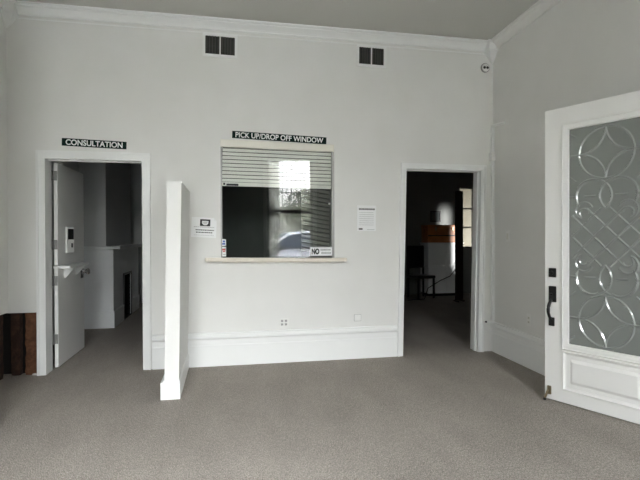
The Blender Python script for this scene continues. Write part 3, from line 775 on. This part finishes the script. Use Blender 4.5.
def tree(x, y, h, r, label, seed):
    t = thing('tree', label, 'tree', (x,y,-.14), group='trees mirrored in the glass'); rn = random.Random(seed)
    bm = new(); tube(bm, [(0,0,0),(.05,.02,h*.4),(.0,.05,h*.75)], .14, 10, radii=[.17,.13,.07]); obj('trunk', bm, BARK, t)
    bm = new()
    for i in range(1050):
        u = Vector((rn.gauss(0,1),rn.gauss(0,1),rn.gauss(0,1))).normalized()*r*rn.random()**.4
        c = Vector((u.x, u.y, h*.66+u.z*.75)); a = Vector((rn.gauss(0,1),rn.gauss(0,1),rn.gauss(0,1))).normalized(); b_ = a.orthogonal().normalized(); s = rn.uniform(.07,.13)
        bm.faces.new([bm.verts.new(c+a*s), bm.verts.new(c+b_*s*.5), bm.verts.new(c-a*s), bm.verts.new(c-b_*s*.5)])
    obj('crown', bm, LEAF, t)
tree(1.2,-15.8,3.7,1.2,'leafy tree outside, leftmost of those mirrored in the pick up window glass',1)
tree(3.75,-16.2,4.0,1.3,'leafy tree outside, mirrored in the middle of the pick up window glass',2)
tree(6.6,-16.0,4.2,1.4,'leafy tree outside, rightmost of those mirrored in the pick up window glass',3)
# ------------------------------------------------------------------ dark room contents
t = thing('cabinet', 'low white cabinet against the far wall of the dark room', 'cabinet', (4.672,4.97,0))
obj('body', boxes((-.385,-.21,.06,.425,.22,1.135)), TRIM, t)
obj('top', box(-.40,-.225,1.135,.44,.22,1.160,.004), TRIM, t)
obj('toe_kick', boxes((-.36,-.18,0,.36,.2,.06)), BLACK, t)
for x in (-.19,.19):
    d = obj('door', box(x-.185,-.224,.68,x+.185,-.21,1.12,.003), TRIM, t)
    d = obj('door', box(x-.185,-.224,.08,x+.185,-.21,.66,.003), TRIM, t)
t = thing('chest', 'orange brown wooden chest on top of the white cabinet in the dark room', 'chest', (4.665,4.955,1.160))
CHEST = mat('orange_brown_wood', (.30,.10,.028), .4, bump=(12, .2, .003), var=(6, (.42,.16,.05), .35, .65))
obj('body', box(-.375,-.18,0,.43,.18,.30,.006), CHEST, t)
obj('lid', box(-.385,-.19,.30,.44,.19,.385,.012), CHEST, t)
obj('band', boxes((-.377,-.184,.14,.43,-.18,.165)), DARKWOOD, t)
for x in (-.2,.2): obj('clasp', box(x-.02,-.198,.26,x+.02,-.185,.34,.003), BRASS, t)
t = thing('picture_frame', 'small dark framed picture on the far wall above the wooden chest', 'picture', (4.650,5.2,1.745))
obj('frame', boxes((-.125,-.025,-.125,-.100,0,.125),(.100,-.025,-.125,.125,0,.125),(-.1,-.025,.1,.1,0,.125),(-.1,-.025,-.125,.1,0,-.1)), DARKWOOD, t)
obj('picture', boxes((-.1,-.01,-.1,.1,0,.1)), OFFICE, t)
t = thing('chair', 'black chair left of the white cabinet in the dark room', 'chair', (4.05,4.6,0), (0,0,.2))
obj('seat', box(-.22,-.22,.42,.22,.22,.48,.02), BLACKP, t)
obj('backrest', box(-.21,.18,.62,.21,.22,1.10,.02), BLACKP, t)
for x in (-.19,.19):
    obj('leg', boxes((x-.016,-.20,0,x+.016,-.168,.42)), BLACK, t); obj('leg', boxes((x-.016,.175,0,x+.016,.205,.64)), BLACK, t)
bm = new()
cpts = [(5.03,4.730,1.12),(4.97,4.725,.95),(4.92,4.70,.75),(4.86,4.66,.58),(4.72,4.62,.44),(4.5,4.60,.36),(4.2,4.58,.20),(4.0,4.30,.012),(3.6,4.2,.012)]
sm = []
for i in range(len(cpts)-1):
    for u in (0,.25,.5,.75): sm.append(Vector(cpts[i]).lerp(Vector(cpts[i+1]), u))
tube(bm, [tuple(p) for p in sm]+[cpts[-1]], .009, 8); tag(obj('cable', bm, BLACKP, smooth=True), 'loose black cable hanging down the front of the white cabinet', 'cable')
e = bpy.data.objects.new('window_4', None); C.objects.link(e); e['kind'] = 'structure'; tag(e, 'tall narrow window with dark muntins at the end of the dark room', 'window')
x0,x1,z0,z1 = WF
bm = boxes((x0,5.25,z0,x0+.02,5.31,z1),(x1-.02,5.25,z0,x1,5.31,z1),(x0,5.25,z0,x1,5.31,z0+.03),(x0,5.25,z1-.03,x1,5.31,z1))
for z in (1.50,1.93): boxbm(bm, x0,5.25,z-.016,x1,5.31,z+.016)
obj('sash', bm, DARKWOOD, e); obj('pane', boxes((x0+.02,5.278,z0+.03,x1-.02,5.284,z1-.03)), PANE, e)
# tall dark bookcase-like screen between the lit wall and that window
t = thing('standing_screen', 'tall dark wooden standing screen beside the narrow window in the dark room', 'screen', (4.425,3.86,0), (0,0,0))
obj('panel', box(.045,-.012,.03,.255,.012,2.20,.004), DARKWOOD, t, rot=(0,0,.35)); obj('foot', boxes((.04,-.10,0,.07,.10,.03)), DARKWOOD, t); obj('foot', boxes((.20,-.02,0,.23,.18,.03)), DARKWOOD, t)
struct('wall_far_building', boxes((1,6.6,-.3,12,6.9,6.5)), mat('tan_siding', (.036,.031,.020), .9, bump=(6,.4,.01)))
struct('window_dimming_box', boxes((1,5.36,2.9,8,6.6,3.0),(1,5.36,-.3,1.1,6.6,2.9),(8,5.36,-.3,8.1,6.6,2.1)), STUCCO)  # added roof and end walls that cut the daylight reaching the narrow window

# ------------------------------------------------------------------ daylight
w = bpy.data.worlds.new('overcast'); scn.world = w; w.use_nodes = True; nt = w.node_tree
bg = nt.nodes['Background']; tc = nt.nodes.new('ShaderNodeTexCoord'); sx = nt.nodes.new('ShaderNodeSeparateXYZ')
nt.links.new(tc.outputs['Generated'], sx.inputs[0])
rp = nt.nodes.new('ShaderNodeValToRGB'); e = rp.color_ramp.elements
e[0].position = .02; e[0].color = (.32,.31,.295,1); e[1].position = .50; e[1].color = (1.24,1.26,1.31,1); e3 = e.new(.95); e3.color = (4.8,4.85,5.0,1)
nt.links.new(sx.outputs['Z'], rp.inputs['Fac']); nt.links.new(rp.outputs['Color'], bg.inputs['Color'])
bg.inputs['Strength'].default_value = 7.0
def portal(loc, rot, sx_, sy_):
    l = bpy.data.lights.new('daylight_portal', 'AREA'); l.shape = 'RECTANGLE'; l.size = sx_; l.size_y = sy_; l.cycles.is_portal = True
    o = bpy.data.objects.new('daylight_portal', l); C.objects.link(o); o.location = loc; o.rotation_euler = rot
for x0,x1,z0,z1 in FW: portal(((x0+x1)/2, YF-.21, (z0+z1)/2), (PI/2,0,0), x1-x0, z1-z0)
portal(((WF[0]+WF[1])/2, 5.36, (WF[2]+WF[3])/2), (-PI/2,0,0), WF[1]-WF[0], WF[3]-WF[2])

def area(name, loc, tgt, sx_, sy_, e, spread):
    l = bpy.data.lights.new(name, 'AREA'); l.shape = 'RECTANGLE'; l.size = sx_; l.size_y = sy_; l.energy = e; l.spread = math.radians(spread)
    o = bpy.data.objects.new(name, l); C.objects.link(o); o.location = loc
    o.rotation_euler = (Vector(tgt)-Vector(loc)).to_track_quat('-Z','Y').to_euler(); return o
# added narrow lamp for the light strip on the far wall; no window there
area('far_wall_beam', (5.90,1.0,1.30), (4.885,5.2,1.25), .05, 1.3, .34, 6)

# ------------------------------------------------------------------ camera
cam = bpy.data.cameras.new('camera'); co = bpy.data.objects.new('camera', cam); C.objects.link(co); scn.camera = co
cam.sensor_fit = 'HORIZONTAL'; cam.sensor_width = 36; cam.lens = 36*480/640; cam.clip_start = .05
yaw, pit, rol = .1944, .0071, -.0027
co.location = (0,-4.9381,1.2976)
co.matrix_world = Matrix.Translation(co.location) @ Matrix.Rotation(-yaw,4,'Z') @ Matrix.Rotation(PI/2-pit,4,'X') @ Matrix.Rotation(rol,4,'Z')

scn.view_settings.view_transform = 'Standard'; scn.view_settings.look = 'None'; scn.view_settings.gamma = 1
scn.view_settings.use_curve_mapping = False
scn.view_settings.exposure = 2.85
scn.cycles.use_denoising = True
scn.cycles.max_bounces = 12; scn.cycles.diffuse_bounces = 8; scn.cycles.transparent_max_bounces = 12
scn.cycles.sample_clamp_indirect = 6
